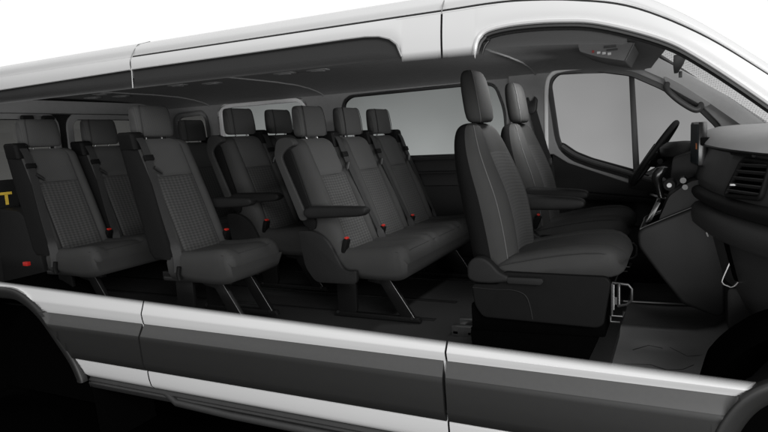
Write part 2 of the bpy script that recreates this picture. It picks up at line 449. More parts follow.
xs2 = lin(XR+gapw, .10, 14)+[.14, .18, .21, .24, .265, .285, .30, .315, .325, .333, .337, .345, .37, .40, .43, .46, XB-gapw]
upper('door_upper_skin', xs2, lambda x: wtop(x) if x < .337 else cut_up(x)-.010, sliding, lambda x: x >= .333)
xs3 = [XB+gapw, .53, .56, .59, .615, .624, .628, .634, .642, .655, .67, .69, .72, .76]+lin(.80, 1.95, 34)
upper('door_frame', xs3, lambda x: cut_up(x)-.010 if x < .627 else max(foz(x), 0), fdoor, lambda x: x < .627)
# ridge round the front door glass, then black seal
mb = MB(); f2 = [Vector((p.x, lean(p.y)+frontin(p.x)-.003, p.y)) for p in fo]
mb.tube([p+Vector((0, 0, .012)) for p in f2], .009, 8); cutfade(mb, .75); mb.build('frame_bead', M['paint_cut'], fdoor)
mb = MB(); mb.tube([p+Vector((.008*(1 if p.x < .66 else 0), .004, -.005)) for p in f2], .0085, 8); mb.tube([p+Vector((.022*(1 if p.x < .66 else 0), .010, -.015)) for p in f2], .0045, 8)
cutfade(mb, .75); mb.build('window_seal', M['gasket_cut'], fdoor)
# near glass left above the cut
def near_glass(name, xs, top, bot, mat, parent, off):
    mb = MB(); rows = [0, .08, .16, .28, .45, .7, 1]; rings = []
    for x in xs:
        zt, zb = top(x), bot(x)
        rings.append([(x, lean(zb+(zt-zb)*r)+frontin(x)+off, zb+(zt-zb)*r) for r in rows])
    mb.loft(rings, cap=False, closed=False)
    for i in range(len(xs)):
        for j, f in enumerate([0, .2, .45, .75, 1, 1, 1]): mb.fade[i*len(rows)+j] = f
    return mb.build(name, mat, parent)
near_glass('quarter_glass', lin(REAR, XR-.006, 12), lambda x: wtop(x)+.004, lambda x: cut_up(x)-.012, M['glass_near'], quarter, .008)
near_glass('door_glass', lin(XR+.006, .30, 16)+[.32, .336], lambda x: wtop(x)+.004, lambda x: cut_up(x)-.012, M['glass_near'], sliding, .008)
near_glass('front_glass', lin(.655, 1.14, 14), lambda x: max(foz(x)-.02, cut_up(x)-.01), lambda x: cut_up(x)-.02, M['glass_front'], fdoor, .012)
# grey rubber strips: window edge + pane joint
mb = MB(); mb.tube([(x, lean(wtop(x))-.001, wtop(x)) for x in lin(REAR, XR-.01, 12)], .005, 6)
mb.build('window_strip', M['chrome'], quarter)
mb = MB(); mb.tube([(x, lean(wtop(x))-.001, wtop(x)) for x in lin(XR+.01, .1, 12)+[.14, .18, .21, .24, .265, .285, .30, .315, .325, .333]]+[(.337, lean(1.95), cut_up(.337)+.01)], .005, 6)
mb.tube([(XR, lean(2.108)-.003, 2.10), (XR, lean(1.97)+.004, 1.962)], .0035, 6)
mb.build('window_strip', M['chrome'], sliding)
# roof with drip channel
prof = [(-.930, .000), (-.922, -.002), (-.905, -.004), (-.898, .004), (-.902, .022), (-.905, .034), (-.897, .052), (-.87, .070), (-.82, .085), (-.72, .102), (-.5, .120), (-.25, .130), (0, .133), (.25, .130), (.5, .120), (.72, .102), (.82, .085), (.87, .07), (.9, .04), (.93, 0)]
mb = MB(); rings = []
for p in drip:
    k = 1-.35*max(0, min(1, (p.x-.8)/.6)); back = .0
    s = frontin(p.x)
    rings.append([(p.x, y*(1-s/.93), p.y+dz*k) for y, dz in prof])
full = [r for r in rings if r[0][0] <= 1.0]; slim = [r[:9] for r in rings if r[0][0] >= 1.0-.06]
mb.loft(full, cap=False, closed=False); mb.loft(slim, cap=False, closed=False)
roof = mb.build('roof', M['paint'], van, sharp=70)
md = roof.modifiers.new('sheet', 'SOLIDIFY'); md.thickness = .006; md.offset = -1
mb = MB(); mb.tube([(p.x, -.921+frontin(p.x), p.y+.002) for p in [Vector((XR+.006, 2.1085))]+[q for q in drip if q.x > XR+.02]], .007, 6); mb.build('drip_channel', M['gap'], roof)
for x in (XR, XB):
    mb = MB(); mb.tube([(x, -.932, 2.108), (x, -.908, 2.145), (x, -.88, 2.176), (x, -.80, 2.2)], .0022, 5); mb.build('roof_joint', M['chrome'], roof)
mb = MB()
mb.add([(XB-.02, lean(2.1)+.012, 2.105), (XB+.02, lean(2.1)+.012, 2.105), (XB+.02, lean(1.94)+.012, 1.94), (XB-.02, lean(1.94)+.012, 1.94)], [(0, 1, 2, 3)])
mb.build('shut_line', M['gap'], van)

# headliner -------------------------------------------------
hp = [(-.90, 1.965), (-.86, 1.99), (-.80, 2.02), (-.72, 2.045), (-.55, 2.062), (-.3, 2.072), (0, 2.075), (.3, 2.072), (.55, 2.062), (.70, 2.045), (.78, 2.030), (.83, 2.018), (.86, 2.006), (.878, 1.994)]
def hz(y): return interp(y, hp)
hx = lin(REAR, .9, 30)+[.98, 1.04, 1.09, 1.125]
drop = lambda x: .0 if x < .5 else .10*(x-.5)**2
mb = MB(); mb.loft([[(x+.13*(1-(y/.9)**2)*max(0, (x-.98)/.145), y, z-drop(x)) for y, z in hp] for x in hx], cap=False, closed=False)
head = mb.build('headliner', M['headliner'], van, sharp=60)
for x in (-2.245, -1.127, .47):
    mb = MB(); mb.tube([(x+.05*abs(y)/.875-.05, y, z-drop(x)-.002) for y, z in hp[3:]], .007, 6)
    mb.build('roof_rib', M['headliner'], head)
for x, y in ((-1.69, -.04), (-1.476, .05), (-2.43, -.03), (-2.497, .2), (-3.0+.3, .11), (-.84, -.03), (-.625, 0)):
    mb = MB(); z = hz(y)-.001
    mb.loft([superring(x, y, z-d, .075*k, .045*k, 3, 20) for d, k in ((0, 1.), (.004, .98), (.007, .9), (.008, .1))])
    l = mb.build('dome_lamp', M['dome'], head)
    mb = MB(); mb.loft([superring(x, y, z-d, .045*k, .026*k, 3, 16) for d, k in ((.007, 1.), (.010, .95), (.011, .1))])
    mb.build('lens', M['headliner'], l)

# far side --------------------------------------------------
fl = lambda z: .955-.075*max(0, z-1.45)         # lean of the far wall (outer skin further out)
W2 = rpoly([(-.985, 1.510), (.262, 1.510), (.255, 1.80), (.20, 1.965), (.10, 1.985), (-.90, 1.975), (-.965, 1.93)], .06)
W3 = rpoly([(-2.17, 1.510), (-1.30, 1.510), (-1.30, 1.935), (-1.36, 1.985), (-2.05, 1.985), (-2.14, 1.95)], .06)
W4 = rpoly([(-2.66, 1.55), (-2.30, 1.55), (-2.30, 1.90), (-2.34, 1.945), (-2.60, 1.935), (-2.64, 1.90)], .05)
D1 = rpoly([(.560, 1.945), (.605, 2.000), (.82, 1.998), (1.03, 1.952), (1.195, 1.862), (1.40, 1.722), (1.498, 1.610), (1.50, 1.52), (1.36, 1.47), (1.22, 1.42), (1.12, 1.36), (1.042, 1.345), (.80, 1.424), (.690, 1.470), (.625, 1.530), (.600, 1.60)], .035)
grow = lambda P, d: [tuple(Vector(p)+d*((Vector(P[(i+1) % len(P)])-Vector(P[i-1])).normalized().yx*Vector((1, -1)))*-1) for i, p in enumerate(P)]
def area(P): return sum(P[i-1][0]*P[i][1]-P[i][0]*P[i-1][1] for i in range(len(P)))/2
def off(P, d):
    s = 1 if area(P) > 0 else -1; out = []
    for i, p in enumerate(P):
        t = Vector(P[(i+1) % len(P)])-Vector(P[i-1])
        if t.length < 1e-7: out.append(tuple(p)); continue
        t.normalize(); out.append((p[0]+s*t.y*d, p[1]-s*t.x*d))
    return out
wall = plate('side_wall', M['pillar'], van, [(REAR, 1.515), (-.99, 1.515), (.30, 1.515), (.515, 1.515), (.515, 2.05), (REAR, 2.05)], [off(W2, .006), off(W3, .012), off(W4, .012)], y=0, th=.03, shear=lambda z: fl(z)-.03, rnd=.006)
lowwall = plate('side_trim', M['panel'], van, [(REAR, FLOOR-.08), (.56, FLOOR-.08), (.56, 1.512), (REAR, 1.512)], y=.915, th=.03)
mb = MB(); mb.prism([(-2.9, 1.388), (.50, 1.388), (.50, 1.402), (-2.9, 1.402)], .86, .905)
mb.box((-1.2, .89, 1.495), (3.4, .05, .024)); mb.box((-.3, .888, 1.05), (1.1, .03, .5)); mb.box((-1.75, .888, 1.05), (1.1, .03, .5))
mb.build('armrest_ledge', M['black2'], lowwall, bevel=.006)
for Wp, gm, fm in ((W2, 'glass_row', 'gasket'), (W3, 'glass_row', 'frame_lit'), (W4, 'glass_tail', 'pillar')):
    fr = plate('side_window', M[fm], van, off(Wp, .012 if fm == 'gasket' else .028), [off(Wp, -.006 if fm == 'gasket' else -.012)], y=0, th=.034, shear=lambda z: fl(z)-.028, rnd=.004)
    plate('pane', M[gm], fr, off(Wp, -.004), y=0, th=.005, shear=lambda z: fl(z)-.012)
# driver's door: trim, frame, divided glass, handle, arm rest
door = plate('driver_door', M['panel'], van, rpoly([(.52, FLOOR-.05), (1.50, FLOOR-.05), (1.62, 1.20), (1.62, 1.53), (1.32, 1.265), (1.05, 1.375), (.80, 1.455), (.70, 1.50), (.62, 1.56), (.52, 1.56)], .02), y=.925, th=.05, rnd=.008)
fr = plate('window_frame', M['gasket'], door, off(D1, .042), [D1], y=0, th=.03, shear=lambda z: fl(z)-.035, rnd=.004)
plate('pane', M['glass_door'], door, off(D1, .006), y=0, th=.005, shear=lambda z: fl(z)-.02)
mb = MB(); mb.prism([(1.020, 1.97), (1.050, 1.965), (1.085, 1.33), (1.048, 1.33)], .886, .912); mb.build('divider_bar', M['gasket'], door, bevel=.003)
mb = MB(); mb.tube(catmull([(.62, .885, 1.545), (.70, .885, 1.485), (.80, .883, 1.440), (1.0, .880, 1.372), (1.2, .88, 1.30), (1.32, .88, 1.262)], 6), .016, 8)
mb.build('window_ledge', M['dash'], door)
mb = MB(); mb.prism(rpoly([(.66, 1.26), (1.36, 1.19), (1.36, 1.165), (.66, 1.215)], .01), .83, .90); mb.prism(rpoly([(1.02, 1.35), (1.36, 1.25), (1.36, 1.215), (1.02, 1.27)], .01), .87, .90)
mb.box((1.0, .885, .95), (.7, .05, .16)); mb.build('door_armrest', M['black2'], door, bevel=.006)
mb = MB(); mb.tube(catmull([(1.14, .88, 1.235), (1.16, .855, 1.228), (1.24, .850, 1.205), (1.27, .88, 1.195)], 5), .009, 8); mb.build('door_handle', M['chrome'], door)
# far pillars and cant rail trims
bp_ = plate('door_surround', M['pillar'], van, [(.30, 1.50), (.57, 1.50), (.66, 1.44), (1.30, 1.20), (1.95, 1.20), (1.95, 1.39), (1.74, 1.56), (1.246, 1.945), (1.08, 2.06), (.30, 2.10)], [off(D1, .030)], y=0, th=.03, shear=lambda z: fl(z)-.050, rnd=.006)
mb = MB(); mb.tube(catmull([(.525, .885, 1.52), (.530, .868, 1.75), (.540, .850, 1.93), (.575, .842, 2.00), (.66, .838, 2.022), (.82, .838, 2.022)], 6), .014, 8); mb.build('pillar_highlight', M['pillar_light'], bp_)  # pale tube painting the highlight down the far B pillar
mb = MB()
mb.loft([[(1.10, .845, 1.975), (1.145, .80, 2.015), (1.19, .76, 2.03), (1.16, .80, 2.045)], [(1.25, .835, 1.892), (1.285, .79, 1.927), (1.33, .76, 1.935), (1.31, .8, 1.950)], [(1.45, .835, 1.755), (1.49, .79, 1.790), (1.54, .76, 1.788), (1.52, .8, 1.812)],
         [(1.78, .835, 1.48), (1.82, .79, 1.522), (1.87, .76, 1.522), (1.85, .8, 1.55)]])
apil = mb.build('screen_pillar', M['pillar_light'], van, bevel=.008)
mb = MB(); mb.tube(catmull([(1.232, .83, 1.885), (1.228, .795, 1.858), (1.242, .78, 1.835), (1.29, .775, 1.785), (1.35, .775, 1.738), (1.385, .78, 1.722), (1.405, .795, 1.735), (1.41, .83, 1.755)], 6), .0175, 10, flat=.8)
gh = mb.build('grab_handle', M['dash'], van)
mb = MB(); mb.prism(rpoly([(1.21, 1.925), (1.24, 1.925), (1.46, 1.752), (1.43, 1.735), (1.24, 1.865)], .01), .822, .846); mb.build('handle_base', M['pillar'], gh, bevel=.004)
# windscreen with dotted shading
mb = MB(); rings = []
for k in range(13):
    t = -.16+1.16*k/12; r = []
    for j in range(13):
        y = -.80+1.64*j/12; bow = .13*(1-(y/.82)**2)
        x = 1.115+.72*t; z = 2.035-.60*t+(.012*math.sin(PI*t))
        r.append((x+bow, y, z+.02*(1-(y/.82)**2)+.075*max(0, min(1, (y+.6)/1.2))))
    rings.append(r)
mb.loft(rings, cap=False, closed=False)
ws = mb.build('windscreen', M['glass_ws'], van)
mb = MB(); mb.tube([(r[12][0]-.004, r[12][1], r[12][2]+.006) for r in rings], .011, 8); mb.tube([(p[0]-.012, p[1], p[2]) for p in rings[0]], .02, 8); mb.build('screen_seal', M['gasket'], ws)
mb = MB(); c = Vector((1.30, .18, 1.978))
mb.loft([[(c.x+a, c.y+b, c.z) for a, b in ((-.03, -.03), (.03, -.03), (.03, .03), (-.03, .03))], [(c.x-.01+a, c.y+b, c.z-.05) for a, b in ((-.022, -.02), (.02, -.02), (.02, .02), (-.022, .02))], [(c.x-.02+a, c.y+b, c.z-.085) for a, b in ((-.008, -.008), (.008, -.008), (.008, .008), (-.008, .008))]])
mb.box((c.x+.0, c.y, c.z-.092), (.016, .016, .03))
mb.build('mirror_mount', M['gasket'], ws, bevel=.003)
# overhead console + visor strap
mb = MB(); mb.prism(rpoly([(.855, 2.055), (.862, 2.020), (.95, 1.985), (1.065, 1.955), (1.105, 2.035), (1.0, 2.05)], .008), -.02, .42)
oc = mb.build('overhead_console', M['headliner'], head, bevel=.006)
mb = MB(); mb.box((1.0, -.024, 2.028), (.055, .006, .012)); mb.box((1.01, -.024, 2.012), (.05, .006, .008)); mb.build('vent_slot', M['gasket'], oc)
mb = MB(); mb.box((.925, -.024, 2.012), (.010, .006, .012)); mb.build('red_button', M['redglow'], oc)
for i in range(3):
    mb = MB(); mb.box((.95+.024*i, -.024, 2.005-.005*i), (.016, .006, .012)); mb.build('switch', M['pillar_light'], oc, bevel=.002)
mb = MB(); mb.tube([(1.068, -.022, 1.957), (1.106, -.022, 2.033)], .003, 6); mb.build('console_edge', M['chrome'], oc)

# rear doors ------------------------------------------------
RX = -2.93
def plate_yz(name, mat, parent, outer, holes=(), x=0., th=.02, rnd=0.):
    o = plate(name, mat, parent, outer, holes, y=0, th=th, rnd=rnd)
    for v in o.data.vertices: a = v.co.copy(); v.co = (x+a.y, a.x, a.z)
    o.data.flip_normals()
    return o
RW1 = rrect(-.66, -.10, 1.42, 1.925, .07); RW2 = rrect(.06, .70, 1.42, 1.925, .07)
rd = plate_yz('rear_door', M['panel'], van, [(-.92, FLOOR-.1), (.92, FLOOR-.1), (.92, 2.12), (-.92, 2.12)], [RW1, RW2], x=RX, th=.05, rnd=.008)
for R_ in (RW1, RW2):
    plate_yz('pane', M['glass_tail'], rd, off(R_, .006), x=RX-.01, th=.006)
    plate_yz('window_frame', M['pillar'], rd, off(R_, .045), [off(R_, .0)], x=RX+.028, th=.02, rnd=.006)
mb = MB(); mb.box((RX+.06, 0, 2.005), (.10, 1.80, .095)); mb.build('rear_header', M['pillar'], van, bevel=.012)
for ya in (-.36, -.20): mb = MB(); mb.tube([(RX+.07, y, 1.925) for y in (ya, ya+.08)], .02, 8); mb.build('latch', M['gasket'], rd)
plq = plate_yz('label_frame', M['black2'], rd, rrect(-.75, -.46, 1.29, 1.50, .02), x=RX+.06, th=.03, rnd=.005)
mb = MB(); mb.box((RX+.080, -.545, 1.413), (.004, .080, .018)); mb.box((RX+.080, -.545, 1.37), (.004, .02, .07)); mb.build('label_letter', M['yellow'], plq)
# rear interior wheel housing hump on near side and jack cover
mb = MB(); mb.prism(rpoly([(-2.9, .69), (-2.9, 1.32), (-2.62, 1.30), (-2.48, 1.10), (-2.42, .69)], .05), -.612, -.46); mb.build('wheel_housing_trim', M['panel'], van, bevel=.02)

# floor -----------------------------------------------------
mb = MB(); mb.add([(x, y, z) for z in (FLOOR-.04, FLOOR) for x, y in ((-2.93, .92), (-2.93, -.60), (-1.54, -.60), (-1.54, -.92), (1.05, -.92), (1.05, .92))], [(0, 1, 2, 5), (2, 3, 4, 5), (6, 11, 8, 7), (8, 11, 10, 9)]+[(i, (i+1) % 6, 6+(i+1) % 6, 6+i) for i in range(6)]); floor = mb.build('cabin_floor', M['floor'], van, bevel=.004)
mb = MB()
for y in (-.70, -.25, .10, .60):
    mb.box((-1.3, y, FLOOR+.003), (2.9, .035, .006))
mb.build('seat_rail', M['blacksteel'], floor, bevel=.002)
mb = MB(); mb.box((.36, -.42, FLOOR+.02), (.10, .04, .05)); mb.box((.36, -.30, FLOOR+.02), (.10, .04, .05)); mb.box((.33, -.36, FLOOR+.012), (.03, .16, .02)); mb.box((.40, -.36, FLOOR+.012), (.02, .16, .02))
mb.build('floor_bracket', M['chrome'], floor, bevel=.004)
# footwell as one pressed sheet: section across the van, pulled forward and up onto the bulkhead
sec = [(-.95, .66), (-.90, .655), (-.70, .652), (-.30, .652), (-.12, .656), (-.085, .682), (-.06, .688), (0, .676), (.15, .665), (.30, .667), (.34, .685), (.37, .692), (.40, .690), (.55, .68), (.92, .67)]
mb = MB(); rings = []
for x, dz in ((.98, 0), (1.10, 0), (1.25, .0), (1.38, .006), (1.46, .03), (1.54, .09), (1.62, .20), (1.70, .36), (1.74, .6)):
    rings.append([(x, y, z+dz) for y, z in sec])
mb.loft(rings, cap=False, closed=False)
fw = mb.build('footwell', M['mat'], van, sharp=70)
mb = MB(); mb.tube([(1.03, .355, .694), (1.36, .355, .699), (1.44, .355, .72)], .007, 6); mb.build('floor_edge_glint', M['shine'], fw)  # bright tube painting the highlight along the tunnel edge
for P in ([(1.12, -.30, .654), (1.18, -.22, .654), (1.24, -.24, .654)], [(1.10, -.48, .654), (1.2, -.46, .654), (1.26, -.50, .654)], [(1.27, -.22, .654), (1.34, -.32, .656), (1.40, -.30, .662)], [(1.22, -.52, .654), (1.32, -.48, .655), (1.36, -.42, .657)]):
    mb = MB(); mb.tube(P, .002, 5); mb.build('mat_groove', M['rocker'], fw)

# dashboard -------------------------------------------------
edge = [(-.86, 1.63), (-.75, 1.585), (-.62, 1.525), (-.5, 1.475), (-.35, 1.43), (-.22, 1.402), (-.1, 1.388), (.0, 1.385), (.15, 1.385), (.45, 1.39), (.85, 1.40)]
ed = lambda y: interp(y, edge)
dz_ = lambda y: -.025*max(0, min(1, (-.1-y)/.6))
top = [(.50, 1.625), (.34, 1.630), (.20, 1.628), (.10, 1.622), (.045, 1.606), (.018, 1.588), (.004, 1.572), (-.002, 1.562)]
mid = [(-.002, 1.562), (.012, 1.552), (.020, 1.545), (.014, 1.52), (.0, 1.47), (-.014, 1.42), (-.020, 1.395), (-.016, 1.385)]
lip = [(-.016, 1.385), (-.034, 1.380), (-.044, 1.370), (-.046, 1.355), (-.036, 1.335), (-.010, 1.318)]
low = [(-.010, 1.318), (-.030, 1.311), (-.046, 1.292), (-.052, 1.262), (-.044, 1.230), (-.016, 1.206), (.028, 1.196), (.045, 1.12), (.075, 1.0), (.12, .90), (.22, .82)]
ys = lin(-.86, .85, 38)
ystep = lambda prof: [[(ed(y)+dx, y, z+dz_(y)) for dx, z in prof] for y in ys]
mb = MB(); mb.loft(ystep(mid), cap=False, closed=False);
dash = mb.build('dashboard', M['dash'], van, sharp=60)
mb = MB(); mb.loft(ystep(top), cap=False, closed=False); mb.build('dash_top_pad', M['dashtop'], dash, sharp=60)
mb = MB(); mb.loft(ystep(lip), cap=False, closed=False); mb.build('dash_lip', M['dashlow'], dash, sharp=60)
mb = MB(); mb.loft(ystep(low), cap=False, closed=False); gb = mb.build('glovebox', M['dash'], dash, sharp=60)
mb = MB(); mb.tube([(ed(y)-.0, y, 1.558+dz_(y)) for y in ys if y < 0], .006, 6); mb.build('pad_seam', M['gasket'], dash)
mb = MB(); pe = [(ed(-.86)+dx, -.8605, z+dz_(-.86)) for dx, z in top+mid[1:]+lip[1:]+low[1:]]+[(2.05, -.8605, .80), (2.13, -.8605, 1.55)]; mb.add(pe, [tuple(range(len(pe)))]); mb.build('dash_end_panel', M['dashlow'], dash)
# passenger air vent
def on_dash(y, z, out=0.):
    dx = interp(-(z-dz_(y)), [(-q[1], q[0]) for q in mid]); t = Vector((ed(y+.01)-ed(y-.01), .02, 0)).normalized()
    nrm = Vector((-t.y, t.x, 0)); return Vector((ed(y)+dx, y, z))+nrm*out
va, vb = -.725, -.525
def quadline(z0, z1, ya, yb, out, k=10): return [on_dash(ya+(yb-ya)*i/k, z0+(z1-z0)*i/k, out) for i in range(k+1)]
mb = MB(); fp = [on_dash(y, z, .010) for y, z in rpoly([(vb, 1.375), (va, 1.385), (va+.01, 1.505), (vb-.035, 1.512)], .02, 4)]
mb.tube(fp, .009, 8, closed=True); vent = mb.build('air_vent', M['black2'], dash)
mb = MB(); inner = [on_dash(y, z, .003) for y, z in rpoly([(vb, 1.375), (va, 1.385), (va+.01, 1.505), (vb-.035, 1.512)], .02, 4)]; mb.add(inner, [tuple(range(len(inner)))]); mb.build('vent_recess', M['liner'], vent)
for i in range(5):
    z = 1.396+.024*i; mb = MB()
    mb.strap(quadline(z, z+.002, vb-.008*i*.8-.004, va+.008, .010), (-.6, -.3, .6), .016, .004); mb.build('vent_slat', M['dash'], vent)
mb = MB(); p = on_dash(-.56, 1.42, .016); mb.box(p, (.022, .02, .010)); mb.build('vent_tab', M['chrome'], vent, bevel=.003)
mb = MB(); p = on_dash(-.50, 1.535, .004); mb.tube([on_dash(-.47, 1.533, .004), on_dash(-.62, 1.528, .004)], .008, 6); mb.build('demist_slot', M['gasket'], dash)
# screen on its stalk
mb = MB(); R_ = Matrix.Rotation(math.radians(7), 3, 'Z')
def scr(x, y, z): return tuple(R_ @ Vector((x, y, 0))+Vector((1.374, -.03, z-.04*(x))))
def slab(x0, x1, y0, y1, z0, z1):
    mb = MB(); mb.add([scr(x, y, z) for x in (x0, x1) for y in (y0, y1) for z in (z0, z1)], [(0, 1, 3, 2), (4, 6, 7, 5), (0, 4, 5, 1), (2, 3, 7, 6), (0, 2, 6, 4), (1, 5, 7, 3)]); return mb
st = slab(-.014, .020, -.11, .11, 1.462, 1.655).build('touchscreen', M['gloss'], dash, bevel=.006)
slab(-.0165, -.014, -.100, .100, 1.472, 1.645).build('display', M['screen'], st)
slab(-.0180, -.0165, -.085, -.055, 1.535, 1.562).build('display_icon', M['orange'], st)
mb = MB(); mb.box((1.41, .0, 1.52), (.06, .12, .10)); mb.box((1.43, -.10, 1.57), (.10, .14, .035)); mb.build('screen_bracket', M['black'], dash, bevel=.008)
# instrument hood, column, stalks
mb = MB(); mb.prism(rpoly([(1.25, 1.27), (1.27, 1.49), (1.36, 1.52), (1.46, 1.52), (1.46, 1.22)], .02), .06, .84); mb.build('instrument_panel', M['dashlow'], dash, bevel=.01)
mb = MB(); mb.loft([superring(1.30, .43, 1.49, .10, .20, 2.6), superring(1.30, .43, 1.53, .095, .19, 2.6), superring(1.315, .43, 1.555, .075, .16, 2.4), superring(1.32, .43, 1.56, .02, .05, 2)])
mb.build('instrument_hood', M['dashlow'], dash)
sw = MB(); C0 = Vector((1.180, .43, 1.498)); u = Vector((.55, 0, .835)); w = Vector((.07, 1, 0)).normalized(); nn = u.cross(w); nn = nn if nn.x < 0 else -nn; Rw = .190
sw.tube([C0+u*Rw*math.cos(2*PI*k/40)+w*Rw*math.sin(2*PI*k/40) for k in range(40)], .0145, 10, closed=True)
wheel = sw.build('steering_wheel', M['black2'], van)
mb = MB()
rings = []
for d, r in ((-.06, .045), (-.03, .06), (-.012, .07), (0, .066), (.008, .05), (.010, .01)):
    rings.append([C0+nn*(d-.01)+u*r*math.cos(2*PI*k/20)+w*r*1.1*math.sin(2*PI*k/20) for k in range(20)])
mb.loft(rings); mb.build('wheel_hub', M['black'], wheel)
for a in (90, 270, 180):
    a = math.radians(a); d_ = u*math.cos(a)+w*math.sin(a)
    mb = MB(); mb.strap([C0+d_*.05-nn*.012, C0+d_*.12-nn*.010, C0+d_*.183], u if a != PI else w, .045, .014); mb.build('wheel_spoke', M['chrome'] if a == PI*1.5 else M['black2'], wheel, bevel=.003)
mb = MB(); mb.tube([C0+u*(Rw+.002)*math.cos(2*PI*k/40)+w*(Rw+.002)*math.sin(2*PI*k/40)+nn*.0135-w*.004 for k in range(21, 33)], .005, 6); mb.build('wheel_trim', M['chrome'], wheel)
mb = MB(); mb.tube([C0-nn*.03, C0-nn*.06, C0-nn*.24], [.045, .075, .095], 18); mb.build('steering_column', M['dashlow'], van)
mb = MB(); mb.tube([C0-nn*.06+w*-.03, C0-nn*.055+w*-.20], [.010, .014], 8); mb.build('column_stalk', M['black2'], van)
# centre stack, gear lever, console
mb = MB(); mb.prism(rpoly([(1.130, 1.165), (1.150, 1.190), (1.355, 1.285), (1.44, 1.30), (1.485, 1.06), (1.485, .815), (1.455, .80), (1.318, .852), (1.218, .985), (1.135, 1.105)], .018), -.19, .17)
con = mb.build('centre_console', M['dashlow'], van, bevel=.014, seg=3)
mb = MB(); mb.tube(catmull([(1.142, -.17, 1.184), (1.25, -.17, 1.237), (1.36, -.17, 1.287)], 5), .0035, 6); mb.tube(catmull([(1.142, -.17, 1.184), (1.15, -.05, 1.20), (1.165, .06, 1.215), (1.30, .06, 1.27)], 5), .0035, 6); mb.build('tray_rim', M['chrome'], con)
mb = MB(); mb.add([(1.16, -.14, 1.2005), (1.23, -.14, 1.234), (1.25, .04, 1.243), (1.18, .04, 1.210)], [(0, 1, 2, 3)]); mb.build('tray_recess', M['liner'], con)
mb = MB(); mb.prism(rpoly([(1.215, 1.22), (1.26, 1.335), (1.345, 1.40), (1.42, 1.41), (1.42, 1.25), (1.36, 1.27)], .02), -.15, .15); stk = mb.build('centre_stack', M['dashlow'], van, bevel=.014, seg=3)
mb = MB(); mb.prism(rpoly([(1.16, 1.205), (1.205, 1.305), (1.225, 1.30), (1.185, 1.21)], .006), -.12, .05); mb.build('stack_trim', M['gloss'], stk, bevel=.004)
mb = MB(); mb.tube([(1.265, -.10, 1.385), (1.26, -.165, 1.383)], [.026, .024], 16); k_ = mb.build('ignition_knob', M['black2'], stk)
mb = MB(); mb.tube([(1.26, -.165, 1.383), (1.26, -.169, 1.383)], [.011, .010], 14); mb.build('knob_face', M['white'], k_)
mb = MB(); mb.tube([(1.318, -.10, 1.405), (1.315, -.16, 1.403)], [.014, .013], 12); mb.tube([(1.326, -.10, 1.375), (1.323, -.16, 1.373)], [.013, .012], 12); mb.build('stack_knob', M['dullsteel'], stk)
mb = MB(); mb.loft([superring(1.225, .0, 1.31, .015, .015, 2, 14), superring(1.212, .0, 1.36, .015, .016, 2, 14), superring(1.205, 0, 1.40, .024, .024, 2.4, 14), superring(1.215, 0, 1.43, .030, .026, 2.6, 14), superring(1.228, 0, 1.452, .026, .022, 2.4, 14), superring(1.235, 0, 1.458, .006, .006, 2, 14)])
mb.build('gear_lever', M['gloss'], van)
# wire hook under the glovebox + kick panel
mb = MB(); mb.tube([(1.487, -.40, 1.10), (1.462, -.40, 1.03), (1.458, -.40, 1.012), (1.466, -.40, 1.002), (1.490, -.40, .992), (1.500, -.40, .996), (1.540, -.40, 1.045)], .0045, 7); mb.build('bag_hook', M['chrome'], gb)
mb = MB(); mb.prism(rpoly([(1.45, 1.22), (1.50, 1.22), (1.58, 1.0), (1.50, 1.02)], .01), -.41, -.30); mb.build('hook_recess', M['liner'], gb, bevel=.006)
mb = MB(); mb.prism(rpoly([(1.48, .98), (1.56, .97), (1.72, .84), (1.72, .76), (1.52, .765), (1.485, .80)], .03), -.35, -.10); mb.build('kick_panel', M['dashlow'], van, bevel=.015)
mb = MB(); mb.box((1.395, -.21, 1.22), (.004, .02, .018), (math.radians(-20), 'Y')); mb.box((1.41, -.215, 1.175), (.006, .02, .02), (math.radians(-20), 'Y')); mb.build('power_socket', M['dullsteel'], con)
# driver's belt on the B pillar
mb = MB(); mb.strap(catmull([(.445, .845, 1.80), (.47, .85, 1.70), (.515, .86, 1.53), (.55, .87, 1.40), (.56, .875, 1.12)], 4), (1, 0, .3), .048, .004)
db = mb.build('driver_seat_belt', M['belt'], van)
mb = MB(); mb.prism(rpoly([(.405, 1.85), (.42, 1.87), (.43, 1.84), (.455, 1.84), (.465, 1.87), (.48, 1.85), (.475, 1.79), (.46, 1.765), (.425, 1.765), (.41, 1.79)], .005), .825, .86); mb.build('belt_anchor', M['gasket'], db, bevel=.003)
mb = MB(); mb.box((.535, .862, 1.45), (.055, .02, .05)); mb.build('belt_tongue', M['blacksteel'], db, bevel=.004)

